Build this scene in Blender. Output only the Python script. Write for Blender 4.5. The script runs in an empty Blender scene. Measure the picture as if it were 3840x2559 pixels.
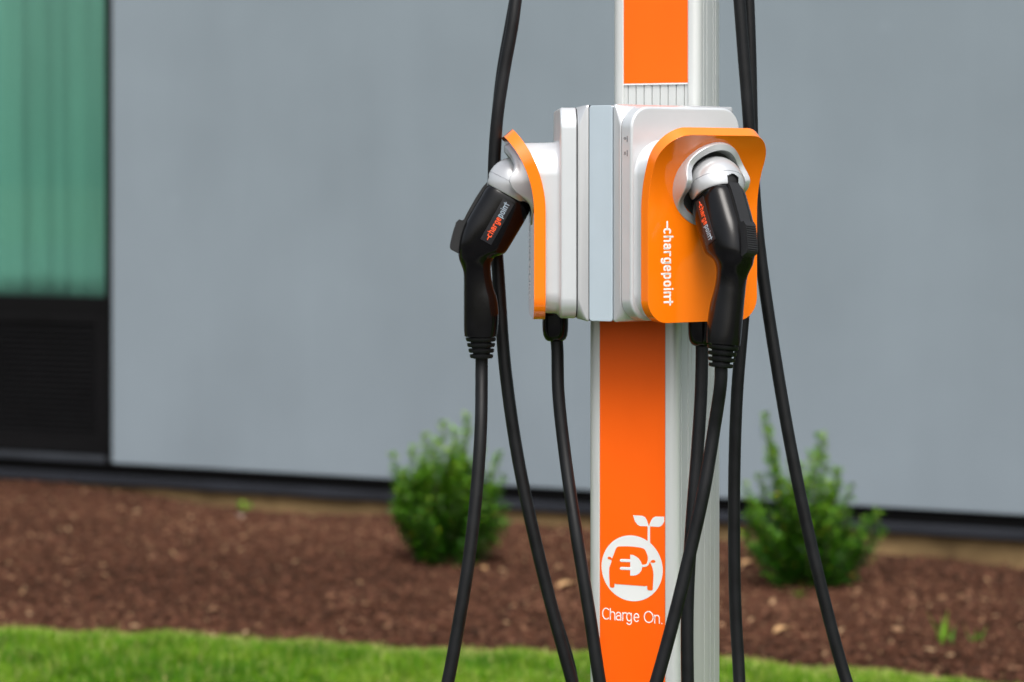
import bpy, bmesh, math, random
import numpy as np
from mathutils import Vector
from mathutils.geometry import tessellate_polygon
random.seed(7); RNG = np.random.default_rng(7)
R = math.radians
SC = bpy.context.scene
COL = SC.collection

# ------------------------------------------------------------------ camera
FPX = 9067.0                 # focal length in photo pixels (85 mm on 36 mm)
CX, HY, EYE = 1920.0, 685.0, 1.25
cam_d = bpy.data.cameras.new('camera'); cam = bpy.data.objects.new('camera', cam_d); COL.objects.link(cam)
cam_d.lens = 85.0; cam_d.sensor_width = 36.0; cam_d.sensor_fit = 'HORIZONTAL'
cam_d.shift_y = -(1279.5 - HY) / 3840.0
cam_d.clip_start = 0.05; cam_d.clip_end = 2000
cam.location = (0, 0, EYE); cam.rotation_euler = (R(90), 0, 0)
cam_d.dof.use_dof = True; cam_d.dof.focus_distance = 3.2; cam_d.dof.aperture_fstop = 4.0
cam_d.dof.aperture_blades = 9
SC.camera = cam

# ------------------------------------------------------------------ sky, sun, exposure
SUN_EL, SUN_AZ = 54.0, 176.0      # compass-like: measured from +Y clockwise
w = bpy.data.worlds.new('World'); SC.world = w; w.use_nodes = True
nt = w.node_tree; bgn = nt.nodes['Background']
sky = nt.nodes.new('ShaderNodeTexSky'); sky.sky_type = 'NISHITA'; sky.sun_disc = False
sky.sun_elevation = R(SUN_EL); sky.sun_rotation = R(SUN_AZ); sky.dust_density = 6.0; sky.air_density = 1.0; sky.ozone_density = 1.0
hs = nt.nodes.new('ShaderNodeHueSaturation'); hs.inputs['Saturation'].default_value = 0.42
nt.links.new(sky.outputs[0], hs.inputs['Color']); nt.links.new(hs.outputs[0], bgn.inputs['Color'])
bgn.inputs['Strength'].default_value = 0.15
sun_d = bpy.data.lights.new('sun', 'SUN'); sun_d.energy = 0.95; sun_d.angle = R(35); sun_d.color = (1.0, 0.985, 0.97)
sun = bpy.data.objects.new('sun', sun_d); COL.objects.link(sun)
sdir = Vector((math.sin(R(SUN_AZ)) * math.cos(R(SUN_EL)), math.cos(R(SUN_AZ)) * math.cos(R(SUN_EL)), math.sin(R(SUN_EL))))
sun.rotation_euler = sdir.to_track_quat('Z', 'Y').to_euler(); sun.location = (0, 0, 12)
vs = SC.view_settings; vs.view_transform = 'Standard'; vs.look = 'None'; vs.exposure = 0.55; vs.gamma = 1.0
vs.use_curve_mapping = False
SC.render.engine = 'CYCLES'; SC.cycles.use_denoising = True; SC.cycles.max_bounces = 8
SC.cycles.transparent_max_bounces = 12
SC.cycles.caustics_reflective = False; SC.cycles.caustics_refractive = False

# ------------------------------------------------------------------ materials
MATS = {}
def mat(name, col, rough=0.5, metal=0.0, spec=0.5, coat=0.0, var=0.0, vscale=8.0, bump=0.0, bscale=200.0, stretch=None, rvar=0.0):
    m = bpy.data.materials.new(name); m.use_nodes = True; t = m.node_tree; b = t.nodes['Principled BSDF']
    b.inputs['Base Color'].default_value = (*col, 1); b.inputs['Roughness'].default_value = rough
    b.inputs['Metallic'].default_value = metal; b.inputs['Specular IOR Level'].default_value = spec
    b.inputs['Coat Weight'].default_value = coat; b.inputs['Coat Roughness'].default_value = 0.06
    tc = t.nodes.new('ShaderNodeTexCoord'); mp = t.nodes.new('ShaderNodeMapping')
    t.links.new(tc.outputs['Object'], mp.inputs['Vector'])
    if stretch: mp.inputs['Scale'].default_value = stretch
    if var > 0:
        n = t.nodes.new('ShaderNodeTexNoise'); n.inputs['Scale'].default_value = vscale; n.inputs['Detail'].default_value = 6
        t.links.new(mp.outputs[0], n.inputs['Vector'])
        r = t.nodes.new('ShaderNodeValToRGB'); r.color_ramp.elements[0].position = 0.3; r.color_ramp.elements[1].position = 0.7
        r.color_ramp.elements[0].color = (*[c * (1 - var) for c in col], 1); r.color_ramp.elements[1].color = (*[min(1, c * (1 + var)) for c in col], 1)
        t.links.new(n.outputs['Fac'], r.inputs[0]); t.links.new(r.outputs[0], b.inputs['Base Color'])
        if rvar > 0:
            mr = t.nodes.new('ShaderNodeMapRange'); mr.inputs['To Min'].default_value = max(.02, rough - rvar); mr.inputs['To Max'].default_value = rough + rvar
            t.links.new(n.outputs['Fac'], mr.inputs['Value']); t.links.new(mr.outputs[0], b.inputs['Roughness'])
    if bump > 0:
        n2 = t.nodes.new('ShaderNodeTexNoise'); n2.inputs['Scale'].default_value = bscale; n2.inputs['Detail'].default_value = 5
        t.links.new(mp.outputs[0], n2.inputs['Vector'])
        bp = t.nodes.new('ShaderNodeBump'); bp.inputs['Strength'].default_value = bump; bp.inputs['Distance'].default_value = 0.002
        t.links.new(n2.outputs['Fac'], bp.inputs['Height']); t.links.new(bp.outputs[0], b.inputs['Normal'])
    MATS[name] = m; return m
def mat_attr(name, stops, rough=0.6, trans=0.0, spec=0.3):
    m = bpy.data.materials.new(name); m.use_nodes = True; t = m.node_tree; b = t.nodes['Principled BSDF']
    a = t.nodes.new('ShaderNodeAttribute'); a.attribute_name = 'tone'
    r = t.nodes.new('ShaderNodeValToRGB'); e = r.color_ramp.elements
    while len(e) < len(stops): e.new(0.5)
    for i, (p, c) in enumerate(stops): e[i].position = p; e[i].color = (*c, 1)
    t.links.new(a.outputs['Fac'], r.inputs[0]); t.links.new(r.outputs[0], b.inputs['Base Color'])
    b.inputs['Roughness'].default_value = rough; b.inputs['Specular IOR Level'].default_value = spec
    if trans > 0:
        tr = t.nodes.new('ShaderNodeBsdfTranslucent'); mx = t.nodes.new('ShaderNodeMixShader'); mx.inputs[0].default_value = trans
        t.links.new(r.outputs[0], tr.inputs['Color']); t.links.new(b.outputs[0], mx.inputs[1]); t.links.new(tr.outputs[0], mx.inputs[2])
        t.links.new(mx.outputs[0], t.nodes['Material Output'].inputs['Surface'])
    MATS[name] = m; return m

mat('white_plastic', (0.615, 0.65, 0.67), 0.28, 0.30, 0.5, var=0.02, vscale=30, bump=0.02, bscale=900)
mat('silver_plastic', (0.58, 0.60, 0.615), 0.27, 0.45, 0.5, var=0.02, vscale=40, bump=0.02, bscale=1200)
mat('blue_grey_panel', (0.40, 0.48, 0.535), 0.45, 0.0, 0.4, var=0.03, vscale=18, bump=0.03, bscale=900)
mat('dark_gap', (0.012, 0.012, 0.013), 0.6)
mat('holster_orange', (1.0, 0.205, 0.004), 0.10, 0.0, 0.5, coat=0.6, var=0.02, vscale=10)
mat('panel_orange', (0.98, 0.125, 0.002), 0.42, 0.0, 0.25, var=0.05, vscale=9, stretch=(1, 1, 0.25), bump=0.05, bscale=500, rvar=0.08)
mat('panel_white', (0.74, 0.76, 0.76), 0.5, var=0.02)
mat('post_aluminium', (0.64, 0.67, 0.66), 0.36, 0.30, 0.5, var=0.05, vscale=60, stretch=(1, 1, 0.02), bump=0.06, bscale=700)
mat('handle_black', (0.0022, 0.0022, 0.0026), 0.15, 0.0, 0.28, coat=0.10, var=0.3, vscale=50, bump=0.05, bscale=1500, rvar=0.06)
mat('button_black', (0.012, 0.0125, 0.0135), 0.5, 0.0, 0.4, bump=0.1, bscale=1500)
mat('cable_black', (0.005, 0.0056, 0.0064), 0.46, 0.0, 0.24, var=0.45, vscale=35, bump=0.08, bscale=1500, rvar=0.06)
mat('label_black', (0.010, 0.011, 0.014), 0.35)
mat('ink_orange', (0.90, 0.10, 0.02), 0.5)
mat('ink_grey', (0.33, 0.42, 0.50), 0.5)
mat('ink_pale', (0.88, 0.84, 0.81), 0.5)
mat('ink_black', (0.015, 0.015, 0.018), 0.5)
mat('steel', (0.5, 0.5, 0.5), 0.35, 0.9)
m_ = mat('wall_stucco', (0.205, 0.248, 0.280), 0.85, 0.0, 0.2, var=0.06, vscale=1.6, bump=0.5, bscale=120)
def wall_wear(m):
    # faint vertical rain streaks and small scuffed spots over the trowelled finish
    t = m.node_tree; b = t.nodes['Principled BSDF']; src = b.inputs['Base Color'].links[0].from_socket
    tc = t.nodes.new('ShaderNodeTexCoord'); mp = t.nodes.new('ShaderNodeMapping'); mp.inputs['Scale'].default_value = (5, 5, .35); t.links.new(tc.outputs['Object'], mp.inputs[0])
    n = t.nodes.new('ShaderNodeTexNoise'); n.inputs['Scale'].default_value = 1.6; n.inputs['Detail'].default_value = 4; t.links.new(mp.outputs[0], n.inputs['Vector'])
    r = t.nodes.new('ShaderNodeMapRange'); r.inputs['From Min'].default_value = .3; r.inputs['From Max'].default_value = .75; r.inputs['To Min'].default_value = .982; r.inputs['To Max'].default_value = 1.018; t.links.new(n.outputs['Fac'], r.inputs['Value'])
    v = t.nodes.new('ShaderNodeTexVoronoi'); v.inputs['Scale'].default_value = 2.2; t.links.new(tc.outputs['Object'], v.inputs['Vector'])
    r2 = t.nodes.new('ShaderNodeMapRange'); r2.inputs['From Min'].default_value = .03; r2.inputs['From Max'].default_value = .07; r2.inputs['To Min'].default_value = 1.04; r2.inputs['To Max'].default_value = 1.0; t.links.new(v.outputs['Distance'], r2.inputs['Value'])
    mu = t.nodes.new('ShaderNodeMath'); mu.operation = 'MULTIPLY'; t.links.new(r.outputs[0], mu.inputs[0]); t.links.new(r2.outputs[0], mu.inputs[1])
    vm = t.nodes.new('ShaderNodeVectorMath'); vm.operation = 'SCALE'; t.links.new(src, vm.inputs[0]); t.links.new(mu.outputs[0], vm.inputs['Scale']); t.links.new(vm.outputs[0], b.inputs['Base Color'])
wall_wear(m_)
mat('frame_black', (0.003, 0.003, 0.0033), 0.6, 0.0, 0.12)
mat('grille_black', (0.0035, 0.0035, 0.004), 0.6, 0.0, 0.14, var=0.2, vscale=6)
mat('flashing_dark', (0.020, 0.023, 0.030), 0.45, 0.2, 0.4, var=0.3, vscale=3)
mat('sill_metal', (0.045, 0.052, 0.062), 0.4, 0.3, 0.4, var=0.2, vscale=4)
mat('foundation_concrete', (0.20, 0.135, 0.065), 0.95, 0.0, 0.1, var=0.45, vscale=5, bump=0.5, bscale=60)
mat('concrete', (0.36, 0.35, 0.33), 0.9, var=0.15, vscale=4, bump=0.3, bscale=120)
mat('asphalt', (0.055, 0.055, 0.058), 0.9, var=0.2, vscale=20, bump=0.5, bscale=200)
mat('soil_mulch', (0.068, 0.031, 0.018), 0.95, 0.0, 0.1, var=0.45, vscale=9, bump=1.0, bscale=45)
mat('lawn_soil', (0.06, 0.12, 0.012), 0.95, 0.0, 0.1, var=0.4, vscale=5)
mat('far_ground', (0.08, 0.10, 0.04), 0.95, 0.0, 0.1, var=0.3, vscale=0.3)
mat('curtain_green', (0.092, 0.265, 0.200), 0.85, 0.0, 0.1, var=0.13, vscale=9, stretch=(1, 1, 0.05))
mat('roof_grey', (0.25, 0.25, 0.25), 0.9)
mat('bark', (0.07, 0.045, 0.025), 0.9, var=0.3, vscale=40)
mat('stone_pale', (0.40, 0.35, 0.31), 0.85, var=0.2, vscale=60, bump=0.5, bscale=120)
mat('dry_leaf', (0.46, 0.27, 0.12), 0.7, var=0.25, vscale=60)
mat_attr('grass_blade', [(0.0, (0.045, 0.15, 0.003)), (0.45, (0.115, 0.29, 0.005)), (0.72, (0.27, 0.43, 0.016)), (0.86, (0.50, 0.56, 0.17)), (1.0, (0.50, 0.38, 0.17))], 0.55, 0.35)
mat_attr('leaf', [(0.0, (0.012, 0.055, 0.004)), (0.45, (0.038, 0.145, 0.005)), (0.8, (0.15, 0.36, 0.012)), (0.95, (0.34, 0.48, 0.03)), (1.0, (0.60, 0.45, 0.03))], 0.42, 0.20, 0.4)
mat_attr('mulch_chip', [(0.0, (0.026, 0.012, 0.006)), (0.50, (0.112, 0.045, 0.025)), (0.80, (0.21, 0.108, 0.062)), (0.94, (0.36, 0.22, 0.12)), (1.0, (0.48, 0.33, 0.19))], 0.9, 0.0, 0.2)
def glass_mat():
    m = bpy.data.materials.new('window_glass'); m.use_nodes = True; t = m.node_tree; t.nodes.remove(t.nodes['Principled BSDF'])
    tr = t.nodes.new('ShaderNodeBsdfTransparent'); tr.inputs[0].default_value = (0.97, 0.985, 0.98, 1)
    gl = t.nodes.new('ShaderNodeBsdfGlossy'); gl.inputs['Roughness'].default_value = 0.03
    fr = t.nodes.new('ShaderNodeFresnel'); ge = t.nodes.new('ShaderNodeNewGeometry'); mr = t.nodes.new('ShaderNodeMapRange')
    mr.inputs['To Min'].default_value = 1.5; mr.inputs['To Max'].default_value = 1 / 1.5; t.links.new(ge.outputs['Backfacing'], mr.inputs['Value']); t.links.new(mr.outputs[0], fr.inputs[0])
    mx = t.nodes.new('ShaderNodeMixShader'); t.links.new(fr.outputs[0], mx.inputs[0]); t.links.new(tr.outputs[0], mx.inputs[1]); t.links.new(gl.outputs[0], mx.inputs[2])
    t.links.new(mx.outputs[0], t.nodes['Material Output'].inputs['Surface']); MATS['window_glass'] = m
glass_mat()

# ------------------------------------------------------------------ object helpers
ORI = {}                                   # object -> world position of the thing it belongs to
def tag(o, label=None, cat=None, group=None, kind=None):
    if label: o['label'] = label
    if cat: o['category'] = cat
    if group: o['group'] = group
    if kind: o['kind'] = kind
    return o
def thing(name, loc, label, cat, group=None):
    o = bpy.data.objects.new(name, None); COL.objects.link(o); o.location = loc; o.empty_display_size = 0.05
    ORI[o.name] = Vector(loc); return tag(o, label, cat, group)
def mk(name, verts, faces, material, parent=None, smooth=None, wn=False, bevel=0.0, bseg=3, bang=50):
    """world-space verts -> mesh object (part of `parent` when given)"""
    v = np.asarray(verts, dtype=float).reshape(-1, 3)
    base = ORI[parent.name] if parent is not None else Vector((0, 0, 0))
    v = v - np.array(base)
    me = bpy.data.meshes.new(name); me.from_pydata(v.tolist(), [], faces); me.validate(); me.update()
    bm = bmesh.new(); bm.from_mesh(me); bmesh.ops.recalc_face_normals(bm, faces=bm.faces[:]); bm.to_mesh(me); bm.free()
    o = bpy.data.objects.new(name, me); COL.objects.link(o)
    me.materials.append(MATS[material])
    if parent is not None: o.parent = parent
    ORI[o.name] = Vector(base)
    if bevel > 0:
        b = o.modifiers.new('bevel', 'BEVEL'); b.width = bevel; b.segments = bseg; b.limit_method = 'ANGLE'; b.angle_limit = R(bang); b.harden_normals = False
    if smooth is not None:
        me.shade_smooth(); me.set_sharp_from_angle(angle=R(smooth))
        if bevel > 0 or wn:
            x = o.modifiers.new('normals', 'WEIGHTED_NORMAL'); x.keep_sharp = True
    return o
def box(x0, x1, y0, y1, z0, z1, f):
    v = [f(a, b, c) for c in (z0, z1) for b in (y0, y1) for a in (x0, x1)]
    return v, [(0, 2, 3, 1), (4, 5, 7, 6), (0, 1, 5, 4), (2, 6, 7, 3), (0, 4, 6, 2), (1, 3, 7, 5)]
def loft(rings, cap0=True, cap1=True):
    n = len(rings[0]); v = [p for r in rings for p in r]; f = []
    for i in range(len(rings) - 1):
        for j in range(n):
            k = (j + 1) % n
            f.append((i * n + j, i * n + k, (i + 1) * n + k, (i + 1) * n + j))
    if cap0: f.append(tuple(range(n)))
    if cap1: f.append(tuple(range((len(rings) - 1) * n, len(rings) * n)))
    return v, f
def join(*parts):
    V, F = [], []
    for v, f in parts:
        k = len(V); V += list(v); F += [tuple(i + k for i in q) for q in f]
    return V, F
def rrect(x0, x1, z0, z1, r, n=9):
    """closed outline, r = one radius or (bl, br, tr, tl)"""
    if not isinstance(r, (tuple, list)): r = (r,) * 4
    P = []
    for (cx, cz, a, q) in ((x0 + r[0], z0 + r[0], 180, r[0]), (x1 - r[1], z0 + r[1], 270, r[1]), (x1 - r[2], z1 - r[2], 0, r[2]), (x0 + r[3], z1 - r[3], 90, r[3])):
        for i in range(n + 1):
            t = R(a + 90 * i / n); P.append((cx + q * math.cos(t), cz + q * math.sin(t)))
    return P
def catmull(P, per=14):
    P = [Vector(p) for p in P]; Q = [P[0] * 2 - P[1]] + P + [P[-1] * 2 - P[-2]]; out = []
    for i in range(1, len(Q) - 2):
        a, b, c, d = Q[i - 1:i + 3]
        # centripetal parametrisation
        t0 = 0; t1 = t0 + max(1e-6, (b - a).length) ** .5; t2 = t1 + max(1e-6, (c - b).length) ** .5; t3 = t2 + max(1e-6, (d - c).length) ** .5
        for k in range(per):
            t = t1 + (t2 - t1) * k / per
            A1 = a * ((t1 - t) / (t1 - t0)) + b * ((t - t0) / (t1 - t0)); A2 = b * ((t2 - t) / (t2 - t1)) + c * ((t - t1) / (t2 - t1)); A3 = c * ((t3 - t) / (t3 - t2)) + d * ((t - t2) / (t3 - t2))
            B1 = A1 * ((t2 - t) / (t2 - t0)) + A2 * ((t - t0) / (t2 - t0)); B2 = A2 * ((t3 - t) / (t3 - t1)) + A3 * ((t - t1) / (t3 - t1))
            out.append(B1 * ((t2 - t) / (t2 - t1)) + B2 * ((t - t1) / (t2 - t1)))
    out.append(P[-1]); return out
def tube(path, rad, n=16, caps=True):
    path = [Vector(p) for p in path]; rings = []; up = None
    for i, p in enumerate(path):
        d = (path[min(i + 1, len(path) - 1)] - path[max(i - 1, 0)]).normalized()
        if up is None:
            up = Vector((0, 1, 0)) if abs(d.y) < 0.8 else Vector((1, 0, 0))
        up = (up - d * up.dot(d)).normalized(); s = d.cross(up)
        q = rad[i] if isinstance(rad, (list, tuple)) else rad
        rings.append([p + (up * math.cos(2 * math.pi * k / n) + s * math.sin(2 * math.pi * k / n)) * q for k in range(n)])
    return loft(rings, caps, caps)
def lathe(c, axis, prof, n=48, ref=None, skip=None):
    """prof = [(distance along axis, radius)]"""
    axis = Vector(axis).normalized(); ref = Vector(ref) if ref else Vector((1, 0, 0)); ref = (ref - axis * ref.dot(axis)).normalized(); s = axis.cross(ref)
    V, F = [], []
    for (a, r) in prof:
        for k in range(n):
            t = 2 * math.pi * k / n; V.append(Vector(c) + axis * a + (ref * math.cos(t) + s * math.sin(t)) * r)
    for i in range(len(prof) - 1):
        for k in range(n):
            if skip and skip(i, k): continue
            F.append((i * n + k, i * n + (k + 1) % n, (i + 1) * n + (k + 1) % n, (i + 1) * n + k))
    return V, F
def ribbon(pts, hw, hh, frame, closed=False):
    """flat stroke with round ends on the plane frame(x, y, h)"""
    P = [Vector((p[0], p[1], 0)) for p in pts]; sec = []
    def section(c, d, wd):
        n = Vector((-d.y, d.x, 0)); return [frame(*(c + n * (wd * k))[:2], h) for k, h in ((-1, 0), (-.75, hh), (.75, hh), (1, 0))]
    N = len(P); dirs = []
    for i in range(N):
        a = P[(i - 1) % N] if closed else P[max(i - 1, 0)]; b = P[(i + 1) % N] if closed else P[min(i + 1, N - 1)]
        dirs.append((b - a).normalized())
    if not closed:
        for t in (80, 55, 28): sec.append(section(P[0] - dirs[0] * hw * math.sin(R(t)), dirs[0], hw * math.cos(R(t))))
    for i in range(N): sec.append(section(P[i], dirs[i], hw))
    if closed: sec.append(section(P[0], dirs[0], hw))
    else:
        for t in (28, 55, 80): sec.append(section(P[-1] + dirs[-1] * hw * math.sin(R(t)), dirs[-1], hw * math.cos(R(t))))
    V = [p for s in sec for p in s]; F = []
    for i in range(len(sec) - 1):
        for j in range(3): F.append((i * 4 + j, i * 4 + j + 1, i * 4 + j + 5, i * 4 + j + 4))
    return V, F
def flatpoly(pts, frame, h):
    t = tessellate_polygon([[Vector((p[0], p[1], 0)) for p in pts]])
    return [frame(p[0], p[1], h) for p in pts], [tuple(x) for x in t]

# ------------------------------------------------------------------ stroke letters
def sup(cx, cy, a, b, t0, t1, e=2.6, n=22):
    o = []
    for i in range(n + 1):
        t = R(t0 + (t1 - t0) * i / n); c, s = math.cos(t), math.sin(t)
        o.append((cx + a * math.copysign(abs(c) ** (2 / e), c), cy + b * math.copysign(abs(s) ** (2 / e), s)))
    return o
def glyph(ch, e=2.6, asc=1.42, w=0.62):
    a = w / 2
    G = {
     'c': ([sup(a, .5, a, .5, 48, 312, e)], w),
     'o': ([sup(a, .5, a, .5, 0, 350, e, 40) + [(2 * a, .5)]], w),
     'e': ([[(0.02, .52), (2 * a, .52)] + sup(a, .5, a, .5, 4, 318, e, 30)], w),
     'a': ([sup(a * .95, .62, a * .95, .38, 158, 0, e, 16) + [(a * 1.9, .3), (a * 1.9, 0)], [(a * 1.9, .56), (a * 1.1, .56)] + sup(a, .28, a, .28, 100, 260, e, 14) + [(a * 1.3, .02), (a * 1.9, .16)]], w),
     'r': ([[(0, 0), (0, 1)], [(0, .55)] + sup(a * 1.05, .62, a * 1.05, .38, 175, 65, e, 12)], w * .72),
     'g': ([sup(a, .5, a, .5, 0, 350, e, 40) + [(2 * a, .5)], [(2 * a, 1)] + [(2 * a, .4)] + sup(a, -.12, a, .33, 0, -150, e, 16)], w),
     'p': ([[(0, 1), (0, -.45)], sup(a, .5, a, .5, 0, 350, e, 40) + [(2 * a, .5)]], w),
     'h': ([[(0, asc), (0, 0)], [(0, .5)] + sup(a, .58, a, .42, 178, 0, e, 18) + [(2 * a, 0)]], w),
     'n': ([[(0, 1), (0, 0)], [(0, .5)] + sup(a, .58, a, .42, 178, 0, e, 18) + [(2 * a, 0)]], w),
     'i': ([[(0, 1), (0, 0)], [(0, 1.36), (0, 1.40)]], 0.0),
     '+': ([[(.26, 1.36), (.26, 0.0)], [(-.28, .98), (.62, .98)]], .5),
     '-': ([[(0, .5), (.95, .5)]], .52),
     'C': ([sup(.5, .70, .50, .70, 50, 310, 2.1, 30)], .90),
     'O': ([sup(.60, .70, .60, .70, 0, 352, 2.05, 48) + [(1.2, .70)]], 1.2),
     '.': ([[(0, .0), (0, .02)]], 0.0), ' ': ([], .30),
    }
    return G[ch]
def write(text, frame, xh, stroke, gap, hh, e=2.6, w=0.62, xpos=None):
    """returns list of (V, F) per character; xh in metres"""
    x = 0; out = []
    for i, ch in enumerate(text):
        st, adv = glyph(ch, e, w=w)
        if xpos: x = xpos[i]
        V, F = [], []
        for s in st:
            V, F = join((V, F), ribbon([(x + p[0] * xh, p[1] * xh) for p in s], stroke / 2, hh, frame))
        out.append((V, F)); x += (adv + gap) * xh
    return out, x
WORD = '-chargepoin+'

# ================================================================== geometry of the place
CA = R(24.5)                                  # the post and the wall both face this much to the left of the camera
C_, S_ = math.cos(CA), math.sin(CA)
Y0 = 3.30; X0 = (2370 - CX) / FPX * Y0
def W(u, v, z): return Vector((X0 + u * C_ + v * S_, Y0 - u * S_ + v * C_, z))   # post frame: u right along the front, v back
def at(px, py, Y): return Vector(((px - CX) / FPX * Y, Y, EYE - (py - HY) / FPX * Y))
def on_post(px, py, v=0.0):                   # photo pixel -> (u, z) on the plane v = const
    k = (px - CX) / FPX
    u = (k * (Y0 + v * C_) - X0 - v * S_) / (C_ + k * S_)
    Y = Y0 - u * S_ + v * C_
    return u, EYE - (py - HY) / FPX * Y

# the building frame: s along the wall, d back from its face
XB, YB = (2240 - CX) / FPX * 9.0, 9.0
def B(s, d, z): return Vector((XB + s * C_ + d * S_, YB - s * S_ + d * C_, z))
def wall_d(x, y): return (x - XB) * S_ + (y - YB) * C_        # distance behind the wall face
def wall_s(x, y): return (x - XB) * C_ - (y - YB) * S_

# ------------------------------------------------------------------ ground
EDGE = [(-12, 8.6), (-5, 7.55), (-2.2, 6.97), (-1.454, 6.78), (-.75, 6.62), (-.3, 6.50), (.15, 6.41), (.55, 6.34), (.95, 6.17), (1.296, 5.97), (2.2, 5.6), (5, 4.6), (12, 1.5)]
def edge_y(x):
    return np.interp(x, [e[0] for e in EDGE], [e[1] for e in EDGE])
def bed_z(x, y):
    """height of the mulch bed"""
    d = -(((x - XB) * S_) + ((y - YB) * C_))           # distance in front of the wall
    back = np.clip(1 - d / 1.2, 0, 1)
    wz = np.interp(x, [-6, -2.14, -1.6, -1.0, .32, 1.76, 6], [.0, .0, -.028, -.058, -.045, -.085, -.09])
    z = -0.006 * (x - 0.3) * (1 - back) + back * wz
    z = z + 0.012 * np.sin(x * 3.1 + y * 1.7) * np.sin(y * 2.3 - x) + 0.006 * np.sin(x * 9.1) * np.sin(y * 8.2 + 1)
    front = np.clip((y - edge_y(x)) / 0.25, 0, 1)
    return z * front
def grid_mesh(name, xs, ys_fn, zfn, material, ny):
    V, F = [], []
    for i, x in enumerate(xs):
        y0, y1 = ys_fn(x)
        for j in range(ny + 1):
            y = y0 + (y1 - y0) * j / ny; V.append((x, y, float(zfn(x, y))))
    for i in range(len(xs) - 1):
        for j in range(ny):
            a = i * (ny + 1) + j; F.append((a, a + ny + 1, a + ny + 2, a + 1))
    return mk(name, V, F, material, smooth=180)
g = mk('ground', *box(-600, 600, -600, 600, -0.6, -0.14, lambda a, b, c: Vector((a, b, c))), 'far_ground'); tag(g, kind='structure')
KERB = 2.05                                    # the kerb runs across in front of the post, the camera stands on the car park
pk = mk('parking_lot', *box(-40, 40, -30, 0, -0.136, -0.13, lambda a, b, c: W(a, b - 1.12, c)), 'asphalt'); tag(pk, kind='structure')
kb = mk('kerb', *box(-40, 40, -1.10, -0.95, -0.3, 0.006, W), 'concrete', bevel=0.015, smooth=40); tag(kb, kind='structure')
xs = list(np.linspace(-12, -3, 10)) + list(np.linspace(-2.8, 2.8, 80)) + list(np.linspace(3, 12, 10))
def lawn_y(x):
    # kerb line in x: points W(u,-0.95)
    u = (x - X0 + 0.95 * S_) / C_
    return (Y0 - u * S_ - 0.95 * C_ + 0.004, float(edge_y(x)) + 0.03)
lawn = grid_mesh('lawn', xs, lawn_y, lambda x, y: -0.004, 'lawn_soil', 12); tag(lawn, kind='structure')
def bed_y(x):
    s = (x - XB) / C_
    return (float(edge_y(x)) - 0.02, YB - s * S_ + 0.10 / C_)
bed = grid_mesh('mulch_bed', xs, bed_y, bed_z, 'soil_mulch', 60); tag(bed, kind='structure')

# ------------------------------------------------------------------ building
bld = thing('building', B(0, 0, 0), 'grey stucco building with black base flashing and a green-curtained window', 'building')
WS0, WS1, WZ0, WZ1 = -3.52, -2.178, 0.776, 2.55
def bpart(name, s0, s1, d0, d1, z0, z1, m, parent=None, bevel=0.0):
    return mk(name, *box(s0, s1, d0, d1, z0, z1, B), m, parent or bld, bevel=bevel, smooth=40 if bevel else None)
bpart('wall', -2.150, 14, 0.0, 0.16, 0.100, 4.2, 'wall_stucco', bevel=0.006)
bpart('wall', -14, -3.55, 0.0, 0.16, 0.100, 4.2, 'wall_stucco', bevel=0.006)
bpart('wall', -3.548, -2.152, 0.001, 0.16, 2.60, 4.2, 'wall_stucco')
bpart('recess_joint', -14, 14, 0.030, 0.15, 0.05, 0.0995, 'frame_black')
fl = []
s = -14.0
for L in (10.2, 1.45, 2.3, 2.6, 2.6, 5.2, 3.6):
    fl.append((s, s + L)); s += L + 0.004
for (a, b) in fl: bpart('flashing', a, b, -0.022, 0.14, 0.016, 0.0498, 'flashing_dark', bevel=0.003)
bpart('foundation', -14, 14, 0.015, 0.16, -0.5, 0.0155, 'foundation_concrete')
bpart('side_wall', -14, -13.84, 0.161, 7, -0.1, 4.2, 'wall_stucco'); bpart('side_wall', 13.84, 14, 0.161, 7, -0.1, 4.2, 'wall_stucco')
bpart('back_wall', -14, 14, 7.001, 7.16, -0.1, 4.2, 'wall_stucco'); bpart('roof', -14.1, 14.1, -0.1, 7.3, 4.201, 4.4, 'roof_grey')
win = bpart('window', -3.549, -2.151, 0.040, 0.10, 0.70, 0.7755, 'frame_black')       # bottom rail
for a, b in ((-2.178, -2.1515), (-3.5485, -3.52)): mk('frame', *box(a, b, -0.004, 0.10, 0.1005, 2.598, B), 'frame_black', win)
mk('frame', *box(-3.519, -2.179, 0.039, 0.10, 2.55, 2.598, B), 'frame_black', win)
mk('pane', *box(-3.519, -2.179, 0.060, 0.066, 0.776, 2.549, B), 'window_glass', win)
grl = bpart('grille', -3.519, -2.179, 0.050, 0.10, 0.1255, 0.699, 'grille_black')
mk('frame', *box(-2.238, -2.1795, 0.022, 0.0495, 0.128, 0.699, B), 'grille_black', grl)
mk('frame', *box(-3.519, -2.239, 0.022, 0.0495, 0.128, 0.205, B), 'grille_black', grl)
mk('frame', *box(-3.519, -2.239, 0.022, 0.0495, 0.672, 0.699, B), 'grille_black', grl)
NS = 20
for i in range(NS):
    z = 0.212 + i * (0.668 - 0.212) / NS
    V = [B(a, d, zz) for a in (-3.518, -2.2395) for d, zz in ((0.024, z), (0.026, z + 0.004), (0.0485, z + 0.019), (0.0485, z + 0.014))]
    mk('slat', V, [(0, 1, 5, 4), (1, 2, 6, 5), (2, 3, 7, 6), (3, 0, 4, 7), (0, 3, 2, 1), (4, 5, 6, 7)], 'grille_black', grl)
bpart('sill', -3.519, -2.179, -0.002, 0.10, 0.1005, 0.125, 'sill_metal', bevel=0.003)
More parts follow.
